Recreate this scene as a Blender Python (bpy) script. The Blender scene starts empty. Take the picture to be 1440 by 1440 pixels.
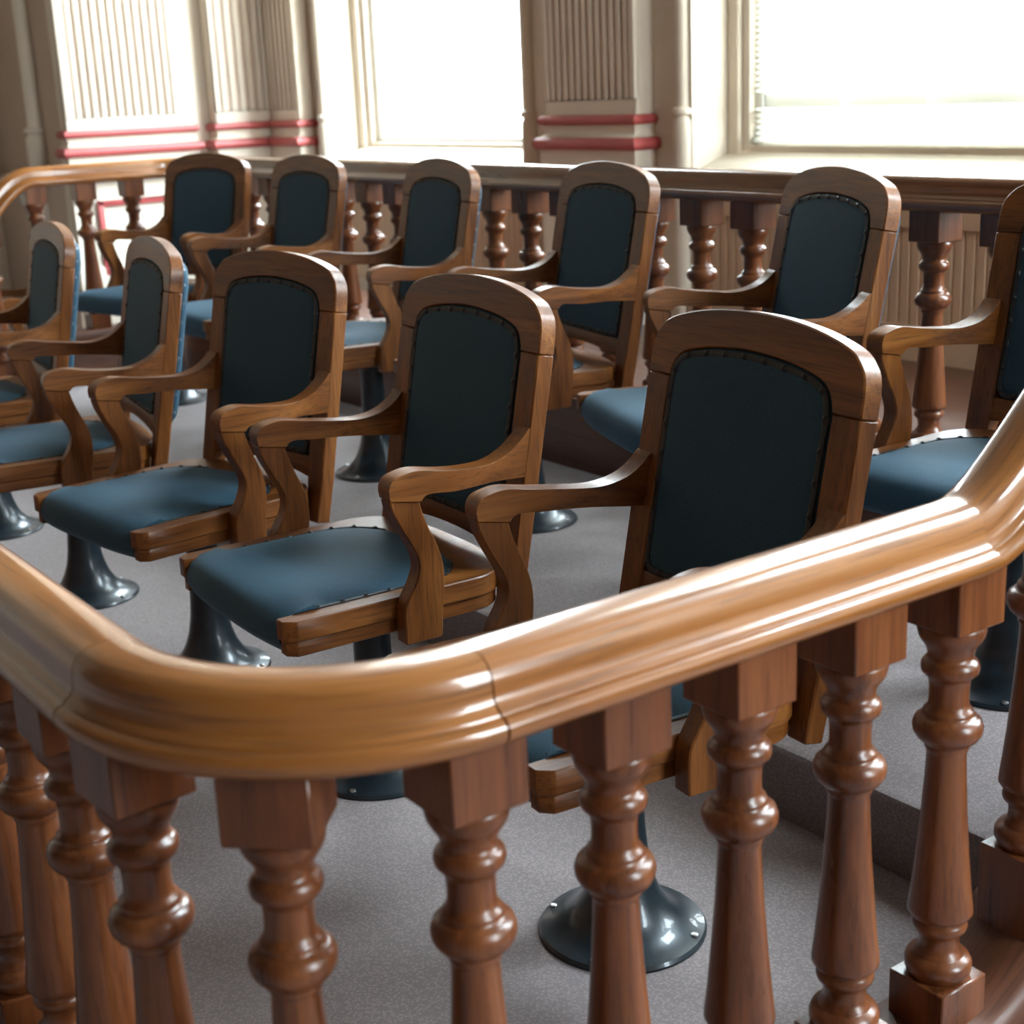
import bpy, bmesh, math, random
from mathutils import Vector
R = math.radians
SKY = 31.0
random.seed(7)
scene = bpy.context.scene
COL = scene.collection

# ------------------------------------------------------------------ materials
def new_mat(name):
    m = bpy.data.materials.new(name)
    m.use_nodes = True
    nt = m.node_tree
    for n in list(nt.nodes):
        nt.nodes.remove(n)
    out = nt.nodes.new('ShaderNodeOutputMaterial')
    b = nt.nodes.new('ShaderNodeBsdfPrincipled')
    nt.links.new(b.outputs[0], out.inputs[0])
    return m, nt, b

def ramp(nt, fac, stops):
    r = nt.nodes.new('ShaderNodeValToRGB')
    els = r.color_ramp.elements
    while len(els) < len(stops):
        els.new(0.5)
    for e, (p, c) in zip(els, stops):
        e.position = p
        e.color = (*c, 1)
    nt.links.new(fac, r.inputs[0])
    return r.outputs[0]

def noise(nt, vec, scale, detail=4, rough=.55, dist=0, w=None):
    n = nt.nodes.new('ShaderNodeTexNoise')
    n.inputs['Scale'].default_value = scale
    n.inputs['Detail'].default_value = detail
    n.inputs['Roughness'].default_value = rough
    n.inputs['Distortion'].default_value = dist
    nt.links.new(vec, n.inputs['Vector'])
    if w is not None:
        n.noise_dimensions = '4D'
        nt.links.new(w, n.inputs['W'])
    return n.outputs['Fac']

def bump(nt, b, h, strength, dist=.002):
    bp = nt.nodes.new('ShaderNodeBump')
    bp.inputs['Strength'].default_value = strength
    bp.inputs['Distance'].default_value = dist
    nt.links.new(h, bp.inputs['Height'])
    nt.links.new(bp.outputs[0], b.inputs['Normal'])

def mixc(nt, fac, a, c, mode='MIX'):
    m = nt.nodes.new('ShaderNodeMix')
    m.data_type = 'RGBA'
    m.blend_type = mode
    if isinstance(fac, float):
        m.inputs[0].default_value = fac
    else:
        nt.links.new(fac, m.inputs[0])
    for s, v in ((m.inputs[6], a), (m.inputs[7], c)):
        if isinstance(v, tuple):
            s.default_value = (*v, 1)
        else:
            nt.links.new(v, s)
    return m.outputs[2]

def wood(name, dark, mid, light, axis='Z', rough=.42, coat=.12, pores=.5, uv=False, scale=1.0, crough=.16):
    m, nt, b = new_mat(name)
    tc = nt.nodes.new('ShaderNodeTexCoord')
    oi = nt.nodes.new('ShaderNodeObjectInfo')
    mul = nt.nodes.new('ShaderNodeMath'); mul.operation = 'MULTIPLY'
    mul.inputs[1].default_value = 37.0
    nt.links.new(oi.outputs['Random'], mul.inputs[0])
    mp = nt.nodes.new('ShaderNodeMapping')
    nt.links.new(tc.outputs['UV' if uv else 'Object'], mp.inputs['Vector'])
    s = [14 * scale] * 3
    s['XYZ'.index(axis)] = 1.3 * scale
    mp.inputs['Scale'].default_value = s
    v = mp.outputs[0]
    n1 = noise(nt, v, 1.6, 5, .6, .6, mul.outputs[0])
    c = ramp(nt, n1, [(.28, dark), (.5, mid), (.74, light)])
    mp2 = nt.nodes.new('ShaderNodeMapping')
    nt.links.new(tc.outputs['UV' if uv else 'Object'], mp2.inputs['Vector'])
    s2 = [150 * scale] * 3
    s2['XYZ'.index(axis)] = 7 * scale
    mp2.inputs['Scale'].default_value = s2
    n2 = noise(nt, mp2.outputs[0], 1.5, 3, .6, .2, mul.outputs[0])
    f = ramp(nt, n2, [(.36, (1, 1, 1)), (.5, (0, 0, 0))])
    sc = nt.nodes.new('ShaderNodeMath'); sc.operation = 'MULTIPLY'
    sc.inputs[1].default_value = pores
    nt.links.new(f, sc.inputs[0])
    c2 = mixc(nt, sc.outputs[0], c, tuple(x * .45 for x in dark))
    nt.links.new(c2, b.inputs['Base Color'])
    b.inputs['Roughness'].default_value = rough
    rr = ramp(nt, n1, [(.3, (rough * .85,) * 3), (.7, (rough * 1.2,) * 3)])
    nt.links.new(rr, b.inputs['Roughness'])
    b.inputs['Specular IOR Level'].default_value = .38
    b.inputs['Coat Weight'].default_value = coat
    b.inputs['Coat Roughness'].default_value = crough
    bump(nt, b, n2, .12, .0008)
    return m

OAK = [(.058, .0155, .0025), (.165, .052, .0078), (.275, .102, .0175)]
MAH = [(.055, .015, .005), (.135, .039, .011), (.215, .070, .019)]
HON = [(.14, .043, .008), (.265, .094, .019), (.35, .142, .034)]
M_oak_x = wood('oak_crosswise', *OAK, axis='X')
M_oak_y = wood('oak_lengthwise', *OAK, axis='Y')
M_oak_z = wood('oak_upright', *OAK, axis='Z')
M_bal = wood('turned_wood', *MAH, axis='Z', rough=.30, coat=.3, pores=.35, crough=.24)
M_rail = wood('handrail_wood', *HON, axis='X', rough=.30, coat=.9, pores=.45, uv=True, scale=.6, crough=.09)
M_rail_shaded = wood('shaded_handrail_wood', (.075, .024, .008), (.15, .050, .016), (.22, .082, .026), axis='X', rough=.30, coat=.9, pores=.4, uv=True, scale=.6, crough=.09)  # back rail: darker wood tone with its backlit shade put into the colour
M_base = wood('base_rail_wood', (.045, .014, .006), (.085, .027, .011), (.13, .044, .018), axis='X', rough=.45, coat=.1, uv=True, scale=.6)
M_plinth = wood('plinth_wood', (.055, .020, .012), (.10, .036, .020), (.15, .055, .03), axis='X', rough=.38, coat=.25, pores=.2)

def fabric():
    m, nt, b = new_mat('blue_wool_cloth')
    tc = nt.nodes.new('ShaderNodeTexCoord')
    n1 = noise(nt, tc.outputs['Object'], 560, 2, .65)
    n2 = noise(nt, tc.outputs['Object'], 9, 3, .6)
    c = ramp(nt, n1, [(.3, (.008, .030, .050)), (.7, (.036, .094, .142))])
    mf = nt.nodes.new('ShaderNodeMath'); mf.operation = 'MULTIPLY'; mf.inputs[1].default_value = .5
    nt.links.new(n2, mf.inputs[0])
    c2 = mixc(nt, mf.outputs[0], c, (.022, .064, .100))
    nt.links.new(c2, b.inputs['Base Color'])
    b.inputs['Roughness'].default_value = .75
    b.inputs['Sheen Weight'].default_value = .18
    b.inputs['Sheen Tint'].default_value = (.45, .75, 1, 1)
    b.inputs['Sheen Roughness'].default_value = .4
    b.inputs['Specular IOR Level'].default_value = .3
    bump(nt, b, n1, .35, .001)
    return m
M_cloth = fabric()

def plain(name, col, rough=.5, metal=0., coat=0., nscale=None, var=.12, bmp=0.):
    m, nt, b = new_mat(name)
    b.inputs['Roughness'].default_value = rough
    b.inputs['Metallic'].default_value = metal
    b.inputs['Coat Weight'].default_value = coat
    tc = nt.nodes.new('ShaderNodeTexCoord')
    n = noise(nt, tc.outputs['Object'], nscale or 6, 4, .6)
    c = ramp(nt, n, [(.3, tuple(x * (1 - var) for x in col)), (.7, tuple(min(1, x * (1 + var)) for x in col))])
    nt.links.new(c, b.inputs['Base Color'])
    if bmp:
        bump(nt, b, n, bmp, .002)
    return m
M_gimp = plain('dark_braid', (.012, .016, .020), .6, nscale=200, var=.3)
M_tack = plain('dark_tacks', (.03, .03, .032), .35, .6)
M_iron = plain('black_enamelled_iron', (.012, .020, .026), .33, .2, .3, nscale=25, var=.35, bmp=.1)
M_screw = plain('steel_screw', (.45, .45, .45), .35, 1.)
M_cream = plain('cream_paint', (.64, .56, .46), .55, nscale=3, var=.05)
M_taupe = plain('taupe_paint', (.47, .36, .28), .55, nscale=3, var=.06)
M_red = plain('red_paint', (.40, .072, .070), .42, nscale=5, var=.1)
M_wains = plain('beige_beadboard', (.52, .37, .25), .5, nscale=4, var=.05)
M_white = plain('white_paint', (.80, .78, .72), .45, nscale=4, var=.03)
M_blind = plain('white_blind_slat', (.85, .85, .82), .5, nscale=4, var=.02)
def translucent(m, amount):
    nt = m.node_tree
    b = next(n for n in nt.nodes if n.type == 'BSDF_PRINCIPLED'); out = next(n for n in nt.nodes if n.type == 'OUTPUT_MATERIAL')
    t = nt.nodes.new('ShaderNodeBsdfTranslucent'); t.inputs[0].default_value = (.9, .9, .84, 1)
    mx = nt.nodes.new('ShaderNodeMixShader'); mx.inputs[0].default_value = amount
    nt.links.new(b.outputs[0], mx.inputs[1]); nt.links.new(t.outputs[0], mx.inputs[2]); nt.links.new(mx.outputs[0], out.inputs[0])
translucent(M_blind, .45)
M_ceil = plain('ceiling_plaster', (.27, .24, .20), .7, nscale=3, var=.04)

def carpet():
    m, nt, b = new_mat('mauve_grey_carpet')
    tc = nt.nodes.new('ShaderNodeTexCoord')
    n1 = noise(nt, tc.outputs['Object'], 420, 3, .6)
    n2 = noise(nt, tc.outputs['Object'], 2.2, 3, .6)
    mp = nt.nodes.new('ShaderNodeMapping')
    mp.inputs['Scale'].default_value = (1, 1, 1)
    mp.inputs['Rotation'].default_value = (0, 0, .25)
    nt.links.new(tc.outputs['Object'], mp.inputs['Vector'])
    vo = nt.nodes.new('ShaderNodeTexVoronoi')
    vo.inputs['Scale'].default_value = 190
    nt.links.new(mp.outputs[0], vo.inputs['Vector'])
    c = ramp(nt, n1, [(.2, (.225, .188, .184)), (.5, (.285, .240, .236)), (.8, (.345, .295, .29))])
    c2 = mixc(nt, ramp(nt, n2, [(.35, (0, 0, 0)), (.7, (.25, .25, .25))]), c, (.19, .165, .168))
    c3 = mixc(nt, ramp(nt, vo.outputs['Distance'], [(.25, (0, 0, 0)), (.6, (.5, .5, .5))]), c2, (.13, .11, .11))
    nt.links.new(c3, b.inputs['Base Color'])
    b.inputs['Roughness'].default_value = .95
    b.inputs['Specular IOR Level'].default_value = .1
    b.inputs['Sheen Weight'].default_value = .15
    bump(nt, b, vo.outputs['Distance'], -.7, .003)
    return m
M_carpet = carpet()

def glass():
    m = bpy.data.materials.new('window_glass')
    m.use_nodes = True
    nt = m.node_tree
    for n in list(nt.nodes):
        nt.nodes.remove(n)
    out = nt.nodes.new('ShaderNodeOutputMaterial')
    t = nt.nodes.new('ShaderNodeBsdfTransparent')
    t.inputs[0].default_value = (.96, .98, .97, 1)
    g = nt.nodes.new('ShaderNodeBsdfGlossy')
    g.inputs['Roughness'].default_value = .03
    mx = nt.nodes.new('ShaderNodeMixShader')
    mx.inputs[0].default_value = .06
    nt.links.new(t.outputs[0], mx.inputs[1]); nt.links.new(g.outputs[0], mx.inputs[2])
    nt.links.new(mx.outputs[0], out.inputs[0])
    return m
M_glass = glass()

# ------------------------------------------------------------------ mesh helpers
def finish(bm, ang=38, bev=0., seg=2, bang=30):
    bmesh.ops.remove_doubles(bm, verts=bm.verts, dist=1e-6)
    bmesh.ops.recalc_face_normals(bm, faces=bm.faces)
    if bev:
        es = [e for e in bm.edges if e.is_manifold and e.calc_face_angle(0) > R(bang)]
        bmesh.ops.bevel(bm, geom=es, offset=bev, segments=seg, profile=.5, affect='EDGES', clamp_overlap=True)
    for f in bm.faces:
        f.smooth = True
    for e in bm.edges:
        if e.is_manifold and e.calc_face_angle(0) > R(ang):
            e.smooth = False

def obj(name, bm, mat, parent=None, ang=38, bev=0., seg=2, fin=True, mesh=None):
    if mesh is None:
        if fin:
            finish(bm, ang, bev, seg)
        mesh = bpy.data.meshes.new(name)
        bm.to_mesh(mesh); bm.free()
        for mm in (mat if isinstance(mat, (list, tuple)) else [mat]):
            mesh.materials.append(mm)
    o = bpy.data.objects.new(name, mesh)
    COL.objects.link(o)
    o.parent = parent
    return o

def empty(name, loc=(0, 0, 0), rz=0.):
    o = bpy.data.objects.new(name, None)
    COL.objects.link(o)
    o.location = loc
    o.rotation_euler = (0, 0, rz)
    o.empty_display_size = .1
    return o

def tag(o, label=None, cat=None, group=None, kind=None):
    if label: o['label'] = label
    if cat: o['category'] = cat
    if group: o['group'] = group
    if kind: o['kind'] = kind
    return o

def box(bm, x0, x1, y0, y1, z0, z1):
    vs = [bm.verts.new((x, y, z)) for z in (z0, z1) for x, y in ((x0, y0), (x1, y0), (x1, y1), (x0, y1))]
    for q in ((3, 2, 1, 0), (4, 5, 6, 7), (0, 1, 5, 4), (1, 2, 6, 5), (2, 3, 7, 6), (3, 0, 4, 7)):
        bm.faces.new([vs[i] for i in q])
    return vs

def lathe(bm, prof, n=32, cx=0, cy=0, cap=True):
    rings = []
    for r, z in prof:
        rings.append([bm.verts.new((cx + r * math.cos(2 * math.pi * i / n), cy + r * math.sin(2 * math.pi * i / n), z)) for i in range(n)])
    for a, b in zip(rings, rings[1:]):
        for i in range(n):
            bm.faces.new((a[i], a[(i + 1) % n], b[(i + 1) % n], b[i]))
    if cap:
        bm.faces.new(rings[0][::-1]); bm.faces.new(rings[-1])

def catmull(pts, n):
    """resample a polyline smoothly, n samples per span"""
    out = []
    P = [Vector(p) for p in pts]
    P = [2 * P[0] - P[1]] + P + [2 * P[-1] - P[-2]]
    for i in range(1, len(P) - 2):
        p0, p1, p2, p3 = P[i - 1:i + 3]
        for k in range(n):
            t = k / n
            out.append(.5 * ((2 * p1) + (-p0 + p2) * t + (2 * p0 - 5 * p1 + 4 * p2 - p3) * t * t + (-p0 + 3 * p1 - 3 * p2 + p3) * t ** 3))
    out.append(P[-2].copy())
    return out

def resample(pts, n):
    d = [0]
    for a, b in zip(pts, pts[1:]):
        d.append(d[-1] + (b - a).length)
    out = []
    j = 0
    for i in range(n):
        s = d[-1] * i / (n - 1)
        while j < len(d) - 2 and d[j + 1] < s:
            j += 1
        t = (s - d[j]) / max(1e-9, d[j + 1] - d[j])
        out.append(pts[j].lerp(pts[j + 1], min(1, max(0, t))))
    return out

def ribbon(bm, A, B, thick):
    """closed solid between two matched 3-D edge lists A and B; thick = offset vectors (front, back) per sample"""
    n = len(A)
    L = []
    for i in range(n):
        f, b = thick(A[i], i), thick(B[i], i)
        L.append([bm.verts.new(f[0]), bm.verts.new(b[0]), bm.verts.new(b[1]), bm.verts.new(f[1])])
    for p, q in zip(L, L[1:]):
        for k in range(4):
            bm.faces.new((p[k], p[(k + 1) % 4], q[(k + 1) % 4], q[k]))
    bm.faces.new(L[0][::-1]); bm.faces.new(L[-1])

# ------------------------------------------------------------------ the swivel armchair
def yb(z):                     # front face of the leaning back
    return .241 + (z - .819) * .19
BN = Vector((0, 1, -.19)).normalized()    # backwards, across the back

def back_pt(x, z, d=0.):
    return Vector((x, yb(z), z)) + BN * d

def arch(half, z0, zc, top, rc, n=13):
    """outline from (-half,z0) over an arched top to (half,z0)"""
    pts = [(-half, z0), (-half * .985, zc - rc * .62), (-half * .93, zc - rc * .18), (-half * .80, zc + (top - zc) * .28), (-half * .45, zc + (top - zc) * .80), (0, top)]
    pts = pts + [(-x, z) for x, z in pts[-2::-1]]
    c = catmull([(x, z, 0) for x, z in pts], 5)
    return [(p.x, p.y) for p in c]

def panel_outline(half=.188, zb=.502, zt=.879, r=.042):
    pts = []
    arcs = [(half - .025, zb + .025, .025, -90, 0), ]
    # bottom right corner, right side, arched top, left side, bottom left corner
    for k in range(5):
        a = R(-90 + 90 * k / 4)
        pts.append((half - .025 + .025 * math.cos(a), zb + .025 + .025 * math.sin(a)))
    top = arch(half + .001, zt - .075, zt - .022, zt, .05)
    for k in range(1, 5):
        pts.append((half, zb + .025 + (zt - .075 - zb - .025) * k / 5))
    pts += top[::-1]
    for k in range(4, 0, -1):
        pts.append((-half, zb + .025 + (zt - .075 - zb - .025) * k / 5))
    for k in range(5):
        a = R(180 + 90 * k / 4)
        pts.append((-half + .025 + .025 * math.cos(a), zb + .025 + .025 * math.sin(a)))
    return pts

def cushion(bm, outline, d0, dh, sign):
    """domed panel on the back plane; sign -1 to the front, +1 to the rear"""
    cx, cz = 0, sum(p[1] for p in outline) / len(outline)
    rings = []
    ts = [1, .985, .96, .92, .84, .7, .5, .25]
    hs = [0, .45, .68, .80, .88, .94, .98, 1.]
    n = len(outline)
    for t, h in zip(ts, hs):
        rings.append([bm.verts.new(back_pt(cx + (x - cx) * t, cz + (z - cz) * t, d0 + sign * dh * h)) for x, z in outline])
    for a, b in zip(rings, rings[1:]):
        for i in range(n):
            bm.faces.new((a[i], a[(i + 1) % n], b[(i + 1) % n], b[i]))
    bm.faces.new(rings[-1])
    bm.faces.new(rings[0][::-1])

def tri_cap(bm):
    bmesh.ops.triangulate(bm, faces=[f for f in bm.faces if len(f.verts) > 4])

def ball(bm, c, r, u=8, v=5):
    bmesh.ops.create_uvsphere(bm, u_segments=u, v_segments=v, radius=r, matrix=__import__('mathutils').Matrix.Translation(c))

def braid(name, pts, nrm, inw, width, parent, closed, pitch, base, mats, bumpr=.0042):
    """upholstery braid with a tack head every pitch: one connected strip.  pts: outer edge points, nrm: outward from cloth, inw: inward"""
    n = len(pts)
    s = [0.]
    for i in range(1, n):
        s.append(s[-1] + (pts[i] - pts[i - 1]).length)
    bm = bmesh.new()
    L, hot = [], []
    for i, p in enumerate(pts):
        d = abs(((s[i] + pitch * .5) % pitch) - pitch * .5)
        h = bumpr * math.sqrt(max(0, 1 - (d / bumpr) ** 2)) if d < bumpr else 0
        hot.append(d < bumpr)
        N, I = nrm(i), inw(i)
        L.append([bm.verts.new(p - N * base), bm.verts.new(p + N * .0012), bm.verts.new(p + I * width * .3 + N * (.0018 + h * .85)), bm.verts.new(p + I * width * .7 + N * (.0018 + h * .85)), bm.verts.new(p + I * width + N * .0012), bm.verts.new(p + I * width - N * base)])
    for i in range(n if closed else n - 1):
        p, q = L[i], L[(i + 1) % n]
        for k in range(6):
            f = bm.faces.new((p[k], p[(k + 1) % 6], q[(k + 1) % 6], q[k]))
            if k in (1, 2, 3) and hot[i]:
                f.material_index = 1
    if not closed:
        bm.faces.new(L[0][::-1]); bm.faces.new(L[-1])
    return obj(name, bm, mats, parent, ang=55)

def panel_braid(name, outline, off, sign, parent, mats, shrink=.003, width=.010):
    """braid running round an upholstered back panel"""
    c = Vector((0, sum(p[1] for p in outline) / len(outline)))
    pl = [Vector((x, z, 0)) for x, z in outline]
    pl = resample(pl + [pl[0]], 420)[:-1]
    n = len(pl)
    def inward(i):
        t = (pl[(i + 1) % n] - pl[i - 1]).normalized()
        v = Vector((-t.y, t.x, 0))
        if v.x * (c.x - pl[i].x) + v.y * (c.y - pl[i].y) < 0: v = -v
        return v
    pts = []
    for i in range(n):
        q = pl[i] + inward(i) * shrink
        pts.append(back_pt(q.x, q.y, off))
    def inw3(i):
        v = inward(i)
        return (back_pt(v.x, v.y) - back_pt(0, 0)).normalized()
    return braid(name, pts, lambda i: BN * sign, inw3, width, parent, True, .046, .007, mats)

def seat_outline(half, yf, ys, yr, n=14, p=2.6):
    """right front corner -> rear -> left front corner (x, y)"""
    pts = [(half, yf), (half, yf + .10), (half, yf + .20), (half, ys)]
    for k in range(1, n):
        a = math.pi / 2 * k / n
        pts.append((half * math.cos(a) ** (2 / p), ys + (yr - ys) * math.sin(a) ** (2 / p)))
    pts.append((0, yr))
    return pts + [(-x, y) for x, y in pts[-2::-1]]

def make_chair():
    root = empty('swivel_armchair')
    # seat frame: two stacked layers of a U-shaped oak rim and the board beneath
    bm = bmesh.new()
    for z0, z1, ins in ((.3765, .4025, .005), (.4035, .440, 0.)):
        o_ = seat_outline(.246 - ins, -.279 + ins, .085, .196 - ins)
        i_ = seat_outline(.206, -.279 + ins, .01, .118)
        # chamfered front ends
        o_[0] = (o_[0][0] - .016, o_[0][1]); o_.insert(1, (.246 - ins, -.258))
        o_[-1] = (o_[-1][0] + .016, o_[-1][1]); o_.insert(-1, (-.246 + ins, -.258))
        i_.insert(1, (.206, -.258)); i_.insert(-1, (-.206, -.258))
        A = [Vector((x, y, 0)) for x, y in o_]; B = [Vector((x, y, 0)) for x, y in i_]
        ribbon(bm, A, B, lambda p, i: (Vector((p.x, p.y, z0)), Vector((p.x, p.y, z1))))
    finish(bm, bev=.0020, seg=1)
    box(bm, -.20, .20, -.262, .10, .380, .392)
    obj('seat_frame', bm, M_oak_y, root, fin=False)
    # seat cushion: crowned pad rolled over the front edge
    bm = bmesh.new()
    NU = 20
    prof = [(-.262, .376), (-.279, .379), (-.286, .392), (-.288, .410), (-.285, .428), (-.275, .443), (-.255, .454), (-.22, .4595)]
    prof += [(-.22 + .35 * k / 14, None) for k in range(1, 15)]
    rows = []
    for j, (y, z) in enumerate(prof):
        yy = min(y, .1299)
        half = .2085 if yy < .0 else .2085 * (1 - (yy / .13) ** 2.4) ** (1 / 2.4) if yy < .1299 else .03
        if j < 2: half = .206
        row = []
        for i in range(NU + 1):
            u = -1 + 2 * i / NU
            e = 1 - abs(u) ** 4.5
            if z is None:
                t = (y + .22) / .35
                zt = .438 + (.0215 * (1 - t ** 3)) * e + .003 * e
                yo = y
            else:
                zt = z - (.010 * (1 - e) if z > .41 else 0)
                yo = y + (.012 * abs(u) ** 3 if j > 0 else 0)
            row.append(bm.verts.new((u * half, yo, zt)))
        rows.append(row)
    for a, b in zip(rows, rows[1:]):
        for i in range(NU):
            bm.faces.new((a[i], a[i + 1], b[i + 1], b[i]))
    # side skirt and underside
    bot = [bm.verts.new((v.co.x, v.co.y, .394 if k > 1 else .376)) for k, v in enumerate(r[0] for r in rows)]
    bot2 = [bm.verts.new((v.co.x, v.co.y, .394 if k > 1 else .376)) for k, v in enumerate(r[-1] for r in rows)]
    for k in range(len(rows) - 1):
        try:
            bm.faces.new((rows[k][0], rows[k + 1][0], bot[k + 1], bot[k]))
            bm.faces.new((rows[k][-1], bot2[k], bot2[k + 1], rows[k + 1][-1]))
        except ValueError:
            pass
    cush = obj('seat_cushion', bm, M_cloth, root, ang=60)
    # braid and tacks along the sides of the cushion
    for sd in (-1, 1):
        pts = [Vector((sd * (.2085 if y < 0 else .2085 * (1 - (y / .13) ** 2.4) ** (1 / 2.4)), y, .4405)) for y in [-.245 + .36 * k / 160 for k in range(161)] if y < .112]
        braid('tack_trim', pts, lambda i: Vector((0, 0, 1)), lambda i: Vector((-sd, 0, 0)), .008, cush, False, .046, .005, [M_gimp, M_tack], .0036)
    # back posts
    T = .034
    for s in (-1, 1):
        bm = bmesh.new()
        zs = [.362, .40, .45, .52, .60, .68, .75, .8190]
        A = [Vector((s * (.247 - .004 * max(0, (.45 - z) / .09)), 0, z)) for z in zs]
        B = [Vector((s * (.190 + .012 * max(0, (.47 - z) / .1)), 0, z)) for z in zs]
        ribbon(bm, A, B, lambda p, i: (back_pt(p.x, p.z), back_pt(p.x, p.z, T)))
        obj('back_post', bm, M_oak_z, root, bev=.0025, seg=1)
    # arched crest rail
    bm = bmesh.new()
    out = arch(.2475, .8192, .902, .938, .055)
    inn = arch(.1885, .8192, .856, .880, .040)
    A = [Vector((x, 0, z)) for x, z in out]; B = [Vector((x, 0, z)) for x, z in inn]
    ribbon(bm, A, B, lambda p, i: (back_pt(p.x, p.z), back_pt(p.x, p.z, T)))
    obj('crest_rail', bm, M_oak_x, root, bev=.0028, seg=1)
    # lower back rail
    bm = bmesh.new()
    xs = [-.194 + .388 * k / 12 for k in range(13)]
    A = [Vector((x, 0, .503)) for x in xs]; B = [Vector((x, 0, .472 - .016 * abs(x / .194) ** 2)) for x in xs]
    ribbon(bm, A, B, lambda p, i: (back_pt(p.x, p.z, .003), back_pt(p.x, p.z, T - .004)))
    obj('lower_back_rail', bm, M_oak_x, root, bev=.003)
    # upholstered panel, front
    bm = bmesh.new()
    ol = panel_outline()
    cushion(bm, ol, .010, .014, -1)
    pan = obj('back_panel', bm, M_cloth, root, ang=50)
    panel_braid('tack_trim', ol, -.0005, -1, pan, [M_gimp, M_tack])
    # upholstery on the rear of the back
    bm = bmesh.new()
    cushion(bm, panel_outline(.222, .490, .905), T - .004, .036, 1)
    rear = obj('rear_panel', bm, M_cloth, root, ang=50)
    panel_braid('tack_trim', panel_outline(.222, .490, .905), T + .009, 1, rear, [M_cloth, M_screw], -.0005, .009)
    # arms
    def my(y):
        return -.090 + (y + .08) * (.304 / .261)
    def xc(y):
        t = min(1, max(0, (y - .02) / .19)); t = t * t * (3 - 2 * t)
        return .264 - .036 * t
    topc = catmull([(0, -.0795, .622), (0, -.081, .640), (0, -.074, .6555), (0, -.055, .663), (0, -.03, .665), (0, .01, .6565), (0, .06, .649), (0, .105, .6465), (0, .142, .657), (0, .168, .676), (0, .181, .692)], 4)
    botc = catmull([(0, -.030, .6115), (0, -.028, .614), (0, -.024, .6185), (0, -.016, .6215), (0, .0, .6205), (0, .025, .617), (0, .06, .6155), (0, .1, .613), (0, .135, .609), (0, .16, .606), (0, .1725, .6045)], 4)
    for s in (-1, 1):
        bm = bmesh.new()
        def w(p, i):
            y = my(p.y)
            if i == len(topc) - 1:
                y = yb(p.z) + .001
            hw = .0195
            return (Vector((s * (xc(y) - hw), y, p.z)), Vector((s * (xc(y) + hw), y, p.z)))
        ribbon(bm, topc, botc, w)
        arm = obj('armrest', bm, M_oak_y, root, bev=.0028, seg=1)
        fr = resample(catmull([(0, -.0795, .6212), (0, -.0755, .600), (0, -.060, .562), (0, -.043, .525), (0, -.0375, .497), (0, -.045, .470), (0, -.060, .442), (0, -.0665, .42), (0, -.067, .363)], 6), 26)
        bk = resample(catmull([(0, -.0305, .6108), (0, -.028, .595), (0, -.018, .562), (0, -.006, .530), (0, .0015, .500), (0, .0035, .470), (0, .0015, .440), (0, -.002, .41), (0, -.005, .363)], 6), 26)
        bm = bmesh.new()
        ribbon(bm, fr, bk, lambda p, i: (Vector((s * .2467, my(p.y), p.z)), Vector((s * .2805, my(p.y), p.z))))
        obj('arm_support', bm, M_oak_z, arm, bev=.0022, seg=1)
    # cast iron pedestal
    bm = bmesh.new()
    lathe(bm, [(.131, 0), (.1315, .004), (.128, .009), (.118, .012), (.104, .017), (.088, .027), (.072, .044), (.059, .068), (.049, .098), (.0425, .135), (.0385, .18), (.0365, .23), (.0355, .29), (.036, .325), (.046, .332), (.046, .348)], 40)
    ped = obj('pedestal', bm, M_iron, root)
    for k in range(4):
        bm = bmesh.new()
        a = R(35 + 90 * k)
        lathe(bm, [(.0062, .0115), (.0062, .0142), (.004, .0152)], 10, .118 * math.cos(a), .118 * math.sin(a))
        obj('screw', bm, M_screw, ped)
    # swivel bracket beneath the seat
    bm = bmesh.new()
    lathe(bm, [(.03, .33), (.058, .342), (.058, .356), (.05, .372)], 24)
    box(bm, -.15, .15, -.022, .022, .352, .376)
    box(bm, -.022, .022, -.15, .13, .352, .376)
    for sx, sy in ((1, 0), (-1, 0), (0, 1), (0, -1)):
        a = [(0, .335), (.10, .353), (0, .353)]
        t = .008
        vs = []
        for d in (-t, t):
            for q, z in a:
                q += .03
                vs.append(bm.verts.new((sx * q + sy * d, sy * q + sx * d, z)))
        bm.faces.new(vs[:3]); bm.faces.new(vs[3:][::-1])
        for k in range(3):
            bm.faces.new((vs[k], vs[k + 3], vs[3 + (k + 1) % 3], vs[(k + 1) % 3]))
    obj('swivel_bracket', bm, M_iron, root)
    return root

def copy_tree(o, parent=None):
    c = o.copy()
    COL.objects.link(c)
    c.parent = parent
    for ch in list(o.children):
        copy_tree(ch, c)
    return c

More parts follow.
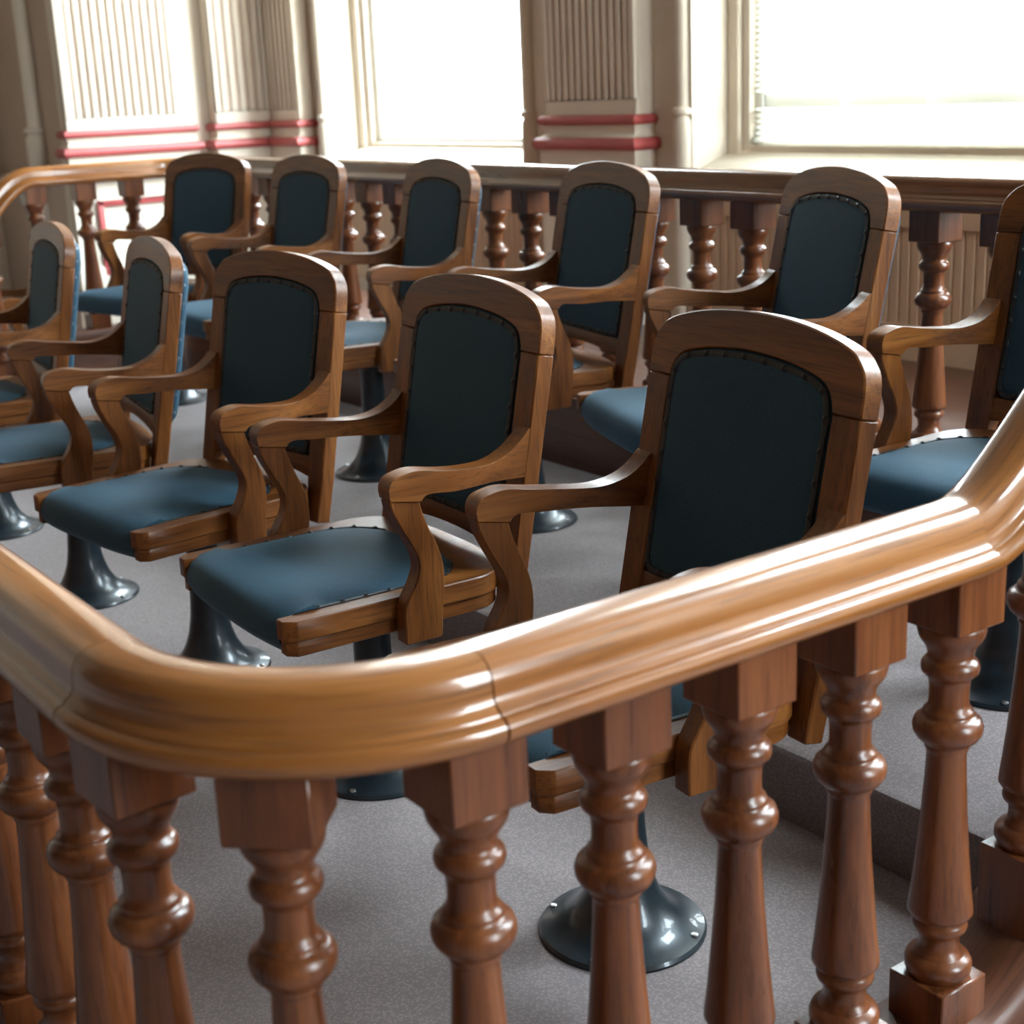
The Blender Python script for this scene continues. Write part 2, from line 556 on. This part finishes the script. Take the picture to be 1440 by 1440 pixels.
TIER = .137
GF, GB = 'jury chairs in the front row', 'jury chairs in the raised back row'
chairs = [
    (0.0, 0.0, 0, -5.8, GF, 'armchair nearest the handrail, its dark blue back tallest in view, seat mostly behind the rail'),
    (-.730, -.002, 0, -2.4, GF, 'front-row armchair with whole blue seat visible, just left of the largest chair'),
    (-1.449, -.022, 0, 7.0, GF, 'front-row oak armchair in third place from the near rail end'),
    (-2.168, -.054, 0, -9.0, GF, 'front-row armchair in fourth place, pale blue rear of its back showing'),
    (-2.995, -.035, 0, -7., GF, 'front-row armchair at the far end, seen nearly edge-on at the left edge'),
    (-.008, .963, TIER, .3, GB, 'back-row armchair cut off by the right edge, beside the rising handrail'),
    (-.778, .972, TIER, -20.3, GB, 'back-row armchair turned sideways, directly behind the largest front chair'),
    (-1.537, .964, TIER, -10.8, GB, 'back-row armchair standing in front of the fluted pilaster between the windows'),
    (-2.294, .939, TIER, -8.8, GB, 'back-row armchair standing in front of the left window'),
    (-3.148, .965, TIER, .3, GB, 'back-row armchair in front of the far colonnette left of the windows'),
    (-3.863, .948, TIER, 14.5, GB, 'back-row armchair at the far end, by the honey-coloured end handrail'),
]
proto = make_chair()
for i, (x, y, z, rz, g, lab) in enumerate(chairs):
    o = proto if i == 0 else copy_tree(proto)
    o.location = (x, y, z)
    o.rotation_euler = (0, 0, R(rz))
    tag(o, lab, 'chair', g)
FLOOR = -.23
o = copy_tree(proto)
o.location = (-5.52, .84, FLOOR); o.rotation_euler = (0, 0, R(-4))
if 'group' in o: del o['group']
tag(o, 'armchair outside the far end rail, only its arm and back edge showing', 'chair')

# ------------------------------------------------------------------ balustrades
RISE = .25
def sstep(t):
    t = min(1, max(0, t)); return t * t * (3 - 2 * t)
RAIL_PROF = [(.0, .712), (.046, .712), (.0550, .7150), (.0600, .7215), (.0608, .7290), (.0590, .7350), (.0545, .7385), (.0495, .7395), (.0485, .7420), (.0460, .7440), (.0420, .7465), (.0395, .7510), (.0385, .7580), (.0378, .7670), (.0355, .7760), (.0300, .7835), (.0225, .7880), (.0120, .7902), (0, .7908)]
RAIL_PROF = RAIL_PROF + [(-u, z) for u, z in RAIL_PROF[-2:0:-1]]
BASE_PROF = [(.088, -.26), (.088, .045), (.080, .058), (.074, .062), (.074, .085), (.066, .100), (.058, .108)]
BASE_PROF = BASE_PROF + [(-u, z) for u, z in BASE_PROF[::-1]]

def sweep(name, prof, path, mat, parent, gap=.0006):
    """path: list of (x, y, dz); profile offsets to the right of travel"""
    P = [Vector((x, y, 0)) for x, y, _ in path]
    n = len(P)
    bm = bmesh.new()
    uvl = bm.loops.layers.uv.new('UVMap')
    s = 0
    rings, U = [], []
    vlen = [0]
    m = len(prof)
    for k in range(m):
        a, b = prof[k], prof[(k + 1) % m]
        vlen.append(vlen[-1] + math.hypot(b[0] - a[0], b[1] - a[1]))
    for i in range(n):
        t = (P[min(n - 1, i + 1)] - P[max(0, i - 1)]).normalized()
        nr = Vector((t.y, -t.x, 0))
        if i:
            s += math.hypot((P[i] - P[i - 1]).length, path[i][2] - path[i - 1][2])
        U.append(s)
        j0, j1 = max(0, i - 1), min(n - 1, i + 1)
        dl = (P[j1] - P[j0]).length
        slope = (path[j1][2] - path[j0][2]) / max(dl, 1e-6)
        c = 1 / math.sqrt(1 + slope * slope)
        up = Vector((-t.x * slope * c, -t.y * slope * c, c)) if mat in (M_rail, M_rail_shaded) else Vector((0, 0, 1))
        base = Vector((P[i].x, P[i].y, path[i][2]))
        ref = .712 if mat in (M_rail, M_rail_shaded) else 0.
        rings.append([bm.verts.new(base + nr * u + Vector((0, 0, ref)) + up * (z - ref)) for u, z in prof])
    for i in range(n - 1):
        for k in range(m):
            k2 = (k + 1) % m
            f = bm.faces.new((rings[i][k], rings[i][k2], rings[i + 1][k2], rings[i + 1][k]))
            for lp, (uu, vv) in zip(f.loops, ((U[i], vlen[k]), (U[i], vlen[k + 1]), (U[i + 1], vlen[k + 1]), (U[i + 1], vlen[k]))):
                lp[uvl].uv = (uu, vv)
    bm.faces.new(rings[0][::-1]); bm.faces.new(rings[-1])
    bmesh.ops.recalc_face_normals(bm, faces=bm.faces)
    for f in bm.faces: f.smooth = True
    for e in bm.edges:
        if e.is_manifold and e.calc_face_angle(0) > R(50): e.smooth = False
    return obj(name, bm, mat, parent, fin=False)

def line(a, b, n=2, fz=None):
    out = []
    for k in range(n):
        t = k / (n - 1)
        x, y = a[0] + (b[0] - a[0]) * t, a[1] + (b[1] - a[1]) * t
        out.append((x, y, fz(x, y) if fz else 0))
    return out
def arc(cx, cy, r, a0, a1, n=20, dz=0):
    return [(cx + r * math.cos(R(a0 + (a1 - a0) * k / (n - 1))), cy + r * math.sin(R(a0 + (a1 - a0) * k / (n - 1))), dz) for k in range(n)]

def baluster_mesh(bot=.106, top=None):
    bm = bmesh.new()
    h = .0425
    vt = box(bm, -h, h, -h, h, .642, .7135)
    if top:                    # head cut to the slope of the rising handrail
        for v in vt[4:]:
            v.co.z = top(v.co.y)
    # chamfered shoulder below the block
    box(bm, -h, h, -h, h, bot, .169)
    finish(bm, bev=.002, seg=1)
    prof = [(.030, .648), (.040, .643), (.0405, .634), (.0385, .626), (.0345, .619), (.0295, .612), (.0272, .604), (.0268, .598),
            (.0300, .5965), (.0335, .592), (.0348, .586), (.0335, .580), (.0290, .5755), (.0252, .572), (.0240, .564), (.0236, .552), (.0240, .541), (.0256, .534),
            (.0292, .5315), (.0302, .528), (.0296, .525), (.0340, .5235), (.0395, .5185), (.0420, .511), (.0412, .503), (.0370, .4955), (.0305, .4895), (.0268, .487),
            (.0262, .4845), (.0268, .482), (.0248, .479), (.0238, .474), (.0246, .45), (.0275, .40), (.0322, .34), (.0368, .29), (.0398, .265), (.0402, .2585), (.0375, .2545),
            (.0310, .2520), (.0296, .2495), (.0330, .2455), (.0345, .2400), (.0330, .2345), (.0285, .2305), (.0258, .2255), (.0252, .215), (.0262, .2065), (.0300, .2030), (.0308, .2000), (.0318, .1985),
            (.0385, .1955), (.0420, .1880), (.0415, .1790), (.0370, .1715), (.0360, .167)]
    lathe(bm, prof[::-1], 36)
    for f in bm.faces: f.smooth = True
    for e in bm.edges:
        if e.is_manifold and e.calc_face_angle(0) > R(42): e.smooth = False
    me = bpy.data.meshes.new('baluster')
    bm.to_mesh(me); bm.free()
    me.materials.append(M_bal)
    return me
BAL = baluster_mesh()
BAL_LONG = baluster_mesh(-.005)
def baluster(parent, x, y, dz, ang=0, long=False, mesh=None):
    o = obj('baluster', None, None, parent, mesh=mesh or (BAL_LONG if long else BAL))
    o.location = (x, y, dz)
    o.rotation_euler = (0, 0, ang)

X1, YF, XE, YB, RC = .543, -.858, -4.56, 1.475, .243
def ramp_near(x, y): return RISE * sstep((y - .06) / .42)
# near balustrade: front rail, rounded corner, near end with the rising handrail
bal = empty('balustrade', (0, 0, 0))
tag(bal, 'foreground turned-wood balustrade with rounded corner and handrail rising to the right', 'balustrade', kind='thing')
cx, cy = X1 - RC, YF + RC
g = .0007
paths = [
    [(x, y, z) for x, y, z in line((XE + RC + .02, YF), (cx - g, YF), 12)],
    arc(cx, cy, RC, -90, 0, 24),
    line((X1, cy + g), (X1, .078), 24, ramp_near),
    line((X1, .0795), (X1, .50), 34, ramp_near),
    line((X1, .502), (X1, YB - RC - .02), 6, lambda x, y: RISE),
]
for p in paths:
    sweep('handrail', RAIL_PROF, p, M_rail, bal)
bp = paths[0][:-1] + paths[1] + paths[2][1:-1] + line((X1, .09), (X1, .50), 34, ramp_near) + paths[4][1:]
sweep('base_rail', BASE_PROF, bp, M_base, bal)
y = -.4515
for k in range(-1, 10):
    yy = -.4515 + .174 * k
    if yy > YB - RC: break
    dz = 0 if yy < .1 else (.118 if k == 4 else min(RISE, ramp_near(0, yy)))
    me = None
    if k in (3, 4, 5):
        me = baluster_mesh(-.005 if k == 4 else .09, lambda v: .7155 + ramp_near(0, yy + v) - dz)
    baluster(bal, X1, yy, dz, mesh=me)
for k in range(1, 34):
    s = .174 * k + .6255 + cy
    # arc length measured from the arc's end at y = cy
    if s < RC * math.pi / 2:
        a = s / RC
        baluster(bal, cx + RC * math.cos(a), cy - RC * math.sin(a), 0, -a)
    else:
        xx = cx - (s - RC * math.pi / 2)
        if xx < XE + RC: break
        baluster(bal, xx, YF, 0)
# back balustrade on its plinth before the windows
bb = empty('balustrade', (0, 0, 0))
tag(bb, 'turned-wood balustrade with shade-darkened handrail on a raised plinth along the windows behind the back row', 'balustrade', kind='thing')
cxn, cyn = X1 - RC, YB - RC
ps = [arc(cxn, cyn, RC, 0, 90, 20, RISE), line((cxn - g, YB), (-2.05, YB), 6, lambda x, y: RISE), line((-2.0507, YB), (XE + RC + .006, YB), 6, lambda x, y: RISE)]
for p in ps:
    sweep('handrail', RAIL_PROF, p, M_rail_shaded, bb)
k = -5
while True:
    xx = -.62 - .194 * k
    k += 1
    if xx > cxn: continue
    if xx < XE + RC + .05: break
    baluster(bb, xx, YB, RISE)
# far end balustrade
be = empty('balustrade', (0, 0, 0))
tag(be, 'honey-coloured handrail and balusters closing the far end of the jury box', 'balustrade', kind='thing')
def ramp_far(x, y): return RISE * sstep((y - .36) / .35)
ps = [arc(XE + RC, cyn, RC, 90, 180, 20, RISE), line((XE, cyn - g), (XE, .80), 4, lambda x, y: RISE), line((XE, .799), (XE, .30), 26, ramp_far), line((XE, .299), (XE, cy), 5), arc(XE + RC, cy, RC, 180, 270, 20)]
for p in ps:
    sweep('handrail', RAIL_PROF, p, M_rail, be)
sweep('base_rail', BASE_PROF, arc(XE + RC, cyn, RC, 92, 180, 20, RISE) + line((XE, cyn - .02), (XE, .80), 4, lambda x, y: RISE) + line((XE, .79), (XE, .30), 26, ramp_far) + line((XE, .29), (XE, cy), 5) + arc(XE + RC, cy, RC, 180, 268, 20)[1:], M_base, be)
for k in range(10):
    yy = 1.135 - .21 * k
    if yy < cy: break
    dz = ramp_far(0, yy)
    baluster(be, XE, yy, RISE if yy > .75 else dz, long=.3 < yy < .75)

# ------------------------------------------------------------------ room shell
def struct(name, bm, mat, parent=None, bev=0., ang=38, fin=True):
    o = obj(name, bm, mat, parent, bev=bev, ang=ang, fin=fin)
    if parent is None: o['kind'] = 'structure'
    return o
WY, WIN = 2.55, 2.74          # wall face and window plane
bm = bmesh.new(); box(bm, -9, 5.2, -6.2, 3.0, FLOOR - .2, FLOOR)
struct('floor', bm, M_carpet)
bm = bmesh.new(); box(bm, XE + .02, X1 - .02, YF + .02, 1.42, FLOOR, 0.)
struct('floor_lower_tier', bm, M_carpet)
bm = bmesh.new(); box(bm, XE + .03, X1 - .03, .445, 1.41, -.01, TIER)
struct('floor_upper_tier', bm, M_carpet, bev=.014)
bm = bmesh.new()
box(bm, XE - .09, 4, 1.405, WY + .02, FLOOR, .340)
finish(bm, bev=.004)
box(bm, XE - .09, 4, 1.392, 1.42, .322, .358); 
box(bm, XE - .09, 4, 1.41, WY + .02, .338, .357)
struct('floor_window_platform', bm, M_plinth)

# window wall with openings
WINS = [(-5.36, -3.66), (-2.60, -.90), (.16, 1.86)]
SILL, HEAD = .935, 4.3
bm = bmesh.new()
edges = [-5.86] + [e for w in WINS for e in w] + [5.2]
for a, b in zip(edges[::2], edges[1::2]):
    box(bm, a, b, WY, 3.0, FLOOR, 5.2)
for a, b in WINS:
    box(bm, a, b, WY, 3.0, FLOOR, SILL - .012)
    box(bm, a, b, WY, 3.0, HEAD, 5.2)
struct('wall_back', bm, M_cream, fin=False)
# beadboard wainscot under the sills
for a, b in WINS[:3]:
    bm = bmesh.new()
    w = .042
    n = int((b - a - .06) / w)
    for i in range(n):
        x0 = a + .03 + i * (b - a - .06) / n
        x1 = a + .03 + (i + 1) * (b - a - .06) / n
        box(bm, x0 + .0035, x1 - .0035, WY - .014, WY + .004, .36, SILL - .14)
    finish(bm, bev=.003, seg=1)
    box(bm, a, b, WY - .010, WY + .004, .357, SILL - .1)
    box(bm, a, b, WY - .026, WY + .004, SILL - .15, SILL - .055)
    box(bm, a, b, WY - .03, WY + .004, .357, .47)
    struct('trim_%d' % (WINS.index((a, b)) + 1), bm, M_wains)
# windows
def window(idx, a, b):
    r = empty('window_%d' % idx, (0, 0, 0)); r['kind'] = 'structure'
    bm = bmesh.new()       # sloping inner sill
    ps = [(WY - .03, SILL - .055), (WY - .035, SILL - .03), (WY - .03, SILL - .008), (WY - .015, SILL), (WIN + .005, .998), (WIN + .005, SILL - .055)]
    L = [[bm.verts.new((x, y, z)) for y, z in ps] for x in (a + .001, b - .001)]
    m = len(ps)
    for k in range(m):
        bm.faces.new((L[0][k], L[0][(k + 1) % m], L[1][(k + 1) % m], L[1][k]))
    bm.faces.new(L[0][::-1]); bm.faces.new(L[1])
    obj('window_sill', bm, M_cream, r)
    bm = bmesh.new()       # casing and sash
    f0, f1 = WIN, WIN + .10
    box(bm, a, a + .055, f0 - .012, f1, .99, HEAD); box(bm, b - .055, b, f0 - .012, f1, .99, HEAD)
    box(bm, a + .055, a + .09, f0 + .012, f1, .99, HEAD); box(bm, b - .09, b - .055, f0 + .012, f1, .99, HEAD)
    box(bm, a + .09, b - .09, f0 + .012, f1, .975, 1.022); box(bm, a + .09, b - .09, f0 + .012, f1, HEAD - .1, HEAD)
    finish(bm, bev=.004, seg=1)
    obj('window_frame', bm, M_cream, r, fin=False)
    bm = bmesh.new()
    box(bm, a + .09, a + .13, f0 + .045, f1 - .01, 1.022, HEAD - .1); box(bm, b - .13, b - .09, f0 + .045, f1 - .01, 1.022, HEAD - .1)
    box(bm, a + .13, b - .13, f0 + .045, f1 - .01, 1.022, 1.045); box(bm, a + .13, b - .13, f0 + .045, f1 - .01, 2.15, 2.20)
    if idx == 2: box(bm, a + .13, b - .13, f0 + .055, f1 - .02, 1.148, 1.205)
    obj('sash', bm, M_white, r, bev=.003)
    bm = bmesh.new()
    box(bm, a + .125, b - .125, f0 + .068, f0 + .072, 1.04, HEAD - .1)
    obj('pane', bm, M_glass, r)
for i, (a, b) in enumerate(WINS):
    window(i + 1, a, b)

# venetian blind in the second window (and its neighbours out of view)
def blind(a, b, label):
    r = empty('venetian_blind', ((a + b) / 2, WIN + .028, 1.03))
    tag(r, label, 'blind')
    hw = (b - a) / 2 - .10
    bm = bmesh.new()
    z = .035
    tl = R(16)
    while z < HEAD - .2 - 1.03:
        if not .128 < z < .168:
            for q in (0,):
                d = .0105
                vs = [bm.verts.new((sx * hw, sy * d * math.cos(tl), z + sy * d * math.sin(tl) + t)) for t in (0, .0009) for sx, sy in ((-1, -1), (1, -1), (1, 1), (-1, 1))]
                for f in ((3, 2, 1, 0), (4, 5, 6, 7), (0, 1, 5, 4), (1, 2, 6, 5), (2, 3, 7, 6), (3, 0, 4, 7)):
                    bm.faces.new([vs[i] for i in f])
        z += .0215
    obj('slats', bm, M_blind, r)
    for fx in (-.92, -.42, .08, .58, .95):
        bm = bmesh.new()
        box(bm, fx * hw - .004, fx * hw + .004, -.0135, -.0125, .015, HEAD - .2 - 1.03)
        obj('ladder_tape', bm, M_blind, r)
    bm = bmesh.new(); box(bm, -hw, hw, -.012, .012, .004, .020)
    obj('bottom_rail', bm, M_blind, r, bev=.003)
    bm = bmesh.new(); box(bm, -hw, hw, -.016, .016, HEAD - .2 - 1.03, HEAD - .15 - 1.03)
    obj('head_rail', bm, M_blind, r, bev=.003)
blind(*WINS[1], 'white venetian blind hanging in the right-hand window')

# pilasters: fluted shaft, red roll mouldings, plain base
def pilaster(idx, u0, u1, n, z0=.357, uf0=None, uf1=None, face='Y', at=0., depth=.12, flare=.022, ends=(True, True), nose=None):
    """built in (u, v, z): v points out of the wall; mapped to world"""
    if face == 'Y':        # faces -Y
        mp = lambda u, v, z: (u, at - v, z)
    else:                  # faces +X
        mp = lambda u, v, z: (at + v, u, z)
    name = 'trim_%d' % idx
    root = empty(name); root['kind'] = 'structure'
    FB = 1.205             # foot of the flutes
    bm = bmesh.new()
    def ubox(a, b, v0, v1, z0, z1):
        vs = [bm.verts.new(mp(u, v, z)) for z in (z0, z1) for u, v in ((a, v0), (b, v0), (b, v1), (a, v1))]
        for q in ((3, 2, 1, 0), (4, 5, 6, 7), (0, 1, 5, 4), (1, 2, 6, 5), (2, 3, 7, 6), (3, 0, 4, 7)):
            bm.faces.new([vs[i] for i in q])
    uf0 = u0 + .03 if uf0 is None else uf0
    uf1 = u1 - .03 if uf1 is None else uf1
    bg_ = bmesh.new()
    bm, keep = bg_, bm
    ubox(uf0 - .004 if uf0 else u0 + .026, uf1 + .004 if uf1 else u1 - .026, -depth * .5, 0 - .0135, FB - .01, 5.08)
    obj('flute_ground', bm, M_taupe, root)
    bm = keep
    ubox(u0, u1, -depth, 0 - .014, 1.0, 5.1)
    ubox(u0, u1, -.02, 0, 1.0, FB)
    ubox(u0, uf0, -.02, 0, FB, 5.1); ubox(uf1, u1, -.02, 0, FB, 5.1)
    p = (uf1 - uf0) / n
    for i in range(n):
        c = uf0 + p * (i + .5)
        ubox(c - p * .30, c + p * .30, -.02, 0 - .001, FB, 5.1)
    finish(bm, bev=.004, seg=2)
    obj('shaft', bm, M_cream, root, fin=False)
    def ringmould(nm, prof, mat):
        bm = bmesh.new()
        a, b = u0, u1
        L = []
        for o_, z in prof:
            L.append([bm.verts.new(mp(*c, z)) for c in ((a - o_ * ends[0], -depth), (a - o_ * ends[0], o_), (b + o_ * ends[1], o_), (b + o_ * ends[1], -depth))])
        for q, w in zip(L, L[1:]):
            for k in range(3):
                bm.faces.new((q[k], q[k + 1], w[k + 1], w[k]))
        for k in (0, -1):
            bm.faces.new(L[k] if k else L[k][::-1])
        obj(nm, bm, mat, root, ang=50)
    def torus(zc, r, o0):
        return [(o0, zc - r)] + [(o0 + r * math.cos(R(-80 + 20 * k)) * 1.0, zc + r * math.sin(R(-80 + 20 * k))) for k in range(9)] + [(o0, zc + r)]
    ringmould('red_moulding', torus(1.132, .0185, .006), M_red)
    ringmould('red_moulding', torus(1.042, .024, .018), M_red)
    ringmould('scotia', [(.004, 1.115), (.012, 1.112), (.004, 1.10), (.003, 1.085), (.008, 1.073), (.018, 1.066)], M_cream)
    ringmould('pedestal', [(.015, z0), (.03, z0), (.03, z0 + .10), (.015, z0 + .13), (.015, 1.019)], M_cream)
pilaster(4, -3.375, -2.815, 12, at=2.455, depth=.10)
pilaster(5, -5.80, -5.49, 5, at=2.455, depth=.10)
pilaster(6, 2.150, 2.47, 5, face='X', at=-5.83, depth=.10)
pilaster(7, 1.365, 2.045, 12, face='X', at=-5.90, depth=.10, uf0=1.415, uf1=1.945)

# end wall and the deep pier return facing the room
bm = bmesh.new()
box(bm, -9, -5.935, 2.00, 3.0, FLOOR, 5.2)
box(bm, -9, -5.975, 1.40, 2.05, FLOOR, 5.2)
box(bm, -9.2, -7.1, -6.2, 1.4, FLOOR, 5.2)
struct('wall_left', bm, M_cream)
bm = bmesh.new(); box(bm, -7.1, -5.98, 1.375, 1.41, FLOOR, 5.2)
struct('wall_left_return', bm, M_taupe)
bm = bmesh.new()
box(bm, -7.2, -5.99, 1.352, 1.38, FLOOR, .90)
finish(bm, bev=.006)
box(bm, -7.2, -5.97, 1.335, 1.38, .885, .925)
struct('trim_8', bm, M_taupe)
# red-edged panel low on the bright pier
bm = bmesh.new()
for (y0, y1, z0, z1) in ((1.47, 1.50, .45, .80), (1.92, 1.95, .45, .80), (1.47, 1.95, .77, .80), (1.47, 1.95, .42, .45)):
    box(bm, -5.89, -5.868, y0, y1, z0, z1)
struct('trim_9', bm, M_red, bev=.006)
bm = bmesh.new()
box(bm, -5.89, -5.845, 1.36, 2.06, .895, .935)
struct('trim_10', bm, M_cream, bev=.008)

# slender colonnettes at the window recesses and pier
def colonnette(idx, x, y, r=.030, z0=.357, zj=1.142):
    bm = bmesh.new()
    lathe(bm, [(r * 1.35, z0), (r * 1.35, zj - .035), (r * 1.28, zj - .018), (r * 1.05, zj - .006), (r * 1.02, zj), (r * 1.38, zj + .004), (r * 1.48, zj + .014), (r * 1.38, zj + .024), (r * 1.0, zj + .030), (r * .95, zj + .05), (r * .95, 5.1)], 24, x, y)
    struct('trim_%d' % idx, bm, M_cream)
colonnette(11, -2.645, 2.548)
colonnette(12, -5.385, 2.548)
colonnette(13, -3.60, 2.548)
colonnette(14, -6.33, 1.352, .044)
colonnette(15, -.86, 2.548)
bm = bmesh.new(); box(bm, -9, 5.2, -6.2, 3.2, 5.2, 5.3)
struct('ceiling', bm, M_ceil)
M_dark = plain('dark_panelling', (.06, .034, .022), .5, nscale=3)
bm = bmesh.new(); box(bm, -9, 5.2, -6.2, -6, FLOOR, 5.2)
struct('wall_front', bm, M_dark)
XR = 4.8                       # right wall, with an unseen window added to light faces turned its way
RWIN_FILL = [(.75, 2.25)]
bm = bmesh.new()
ed = [-6.0] + [e for w_ in RWIN_FILL for e in w_] + [3.0]
for a, b in zip(ed[::2], ed[1::2]):
    box(bm, XR, XR + .4, a, b, FLOOR, 5.2)
for a, b in RWIN_FILL:
    box(bm, XR, XR + .4, a, b, FLOOR, SILL); box(bm, XR, XR + .4, a, b, HEAD, 5.2)
struct('wall_right', bm, M_taupe, fin=False)
for i, (a, b) in enumerate(RWIN_FILL):
    r_ = empty('window_%d' % (i + 4)); r_['kind'] = 'structure'  # out-of-view window, added as a side light
    bm = bmesh.new()
    for p in ((a, a + .09, SILL, HEAD), (b - .09, b, SILL, HEAD), (a, b, SILL, SILL + .09), (a, b, HEAD - .09, HEAD), (a, b, 2.5, 2.56)):
        box(bm, XR + .18, XR + .26, *p)
    obj('window_frame', bm, M_cream, r_, fin=False)
    bm = bmesh.new(); box(bm, XR + .218, XR + .222, a + .05, b - .05, SILL + .05, HEAD - .05)
    obj('pane', bm, M_glass, r_)

# ------------------------------------------------------------------ light
w = bpy.data.worlds.new('room_ambient')
scene.world = w
w.use_nodes = True
bg = w.node_tree.nodes['Background']
wt = w.node_tree
tcw = wt.nodes.new('ShaderNodeTexCoord')
sx = wt.nodes.new('ShaderNodeSeparateXYZ')
wt.links.new(tcw.outputs['Generated'], sx.inputs[0])
wt.links.new(ramp(wt, sx.outputs['Z'], [(.0, (.50, .51, .49)), (.06, (.72, .76, .80)), (.32, (.92, 1.0, 1.08)), (.75, (1.45, 1.68, 1.9))]), bg.inputs[0])
bg.inputs[1].default_value = SKY
SPOTS = [(((a + b) / 2, WIN + .14), R(-90), 0, b - a) for a, b in WINS] + [((XR + .30, (a + b) / 2), R(90), R(90), b - a) for a, b in RWIN_FILL]
for (px_, py_), rx_, rz_, wd in SPOTS:
    l = bpy.data.lights.new('window_portal', 'AREA')
    l.shape = 'RECTANGLE'; l.size = wd; l.size_y = HEAD - 1.0
    l.cycles.is_portal = True
    o = bpy.data.objects.new('window_portal', l)
    COL.objects.link(o)
    o.location = (px_, py_, (HEAD + 1.0) / 2); o.rotation_euler = (rx_, 0, rz_)

# ------------------------------------------------------------------ camera
cam = bpy.data.cameras.new('camera')
co = bpy.data.objects.new('camera', cam)
COL.objects.link(co)
scene.camera = co
F, yaw, pitch, roll = 2073.62, R(35.189), R(16.097), R(-2.544)
f = Vector((-math.cos(yaw) * math.cos(pitch), math.sin(yaw) * math.cos(pitch), -math.sin(pitch)))
r = f.cross(Vector((0, 0, 1))).normalized()
u = r.cross(f)
r2 = math.cos(roll) * r + math.sin(roll) * u
u2 = -math.sin(roll) * r + math.cos(roll) * u
from mathutils import Matrix
M3 = Matrix((r2, u2, -f)).transposed()
co.matrix_world = Matrix.Translation((1.583, -1.293, 1.273)) @ M3.to_4x4()
cam.sensor_fit = 'HORIZONTAL'
cam.sensor_width = 36
cam.lens = F / 1440 * 36
cam.clip_start = .05
cam.dof.use_dof = True
cam.dof.focus_distance = 2.35
cam.dof.aperture_fstop = 5.6

vs = scene.view_settings
vs.view_transform = 'Standard'
vs.look = 'None'
vs.exposure = 0.
vs.gamma = 1.
vs.use_curve_mapping = False
scene.cycles.use_denoising = True
scene.cycles.max_bounces = 8
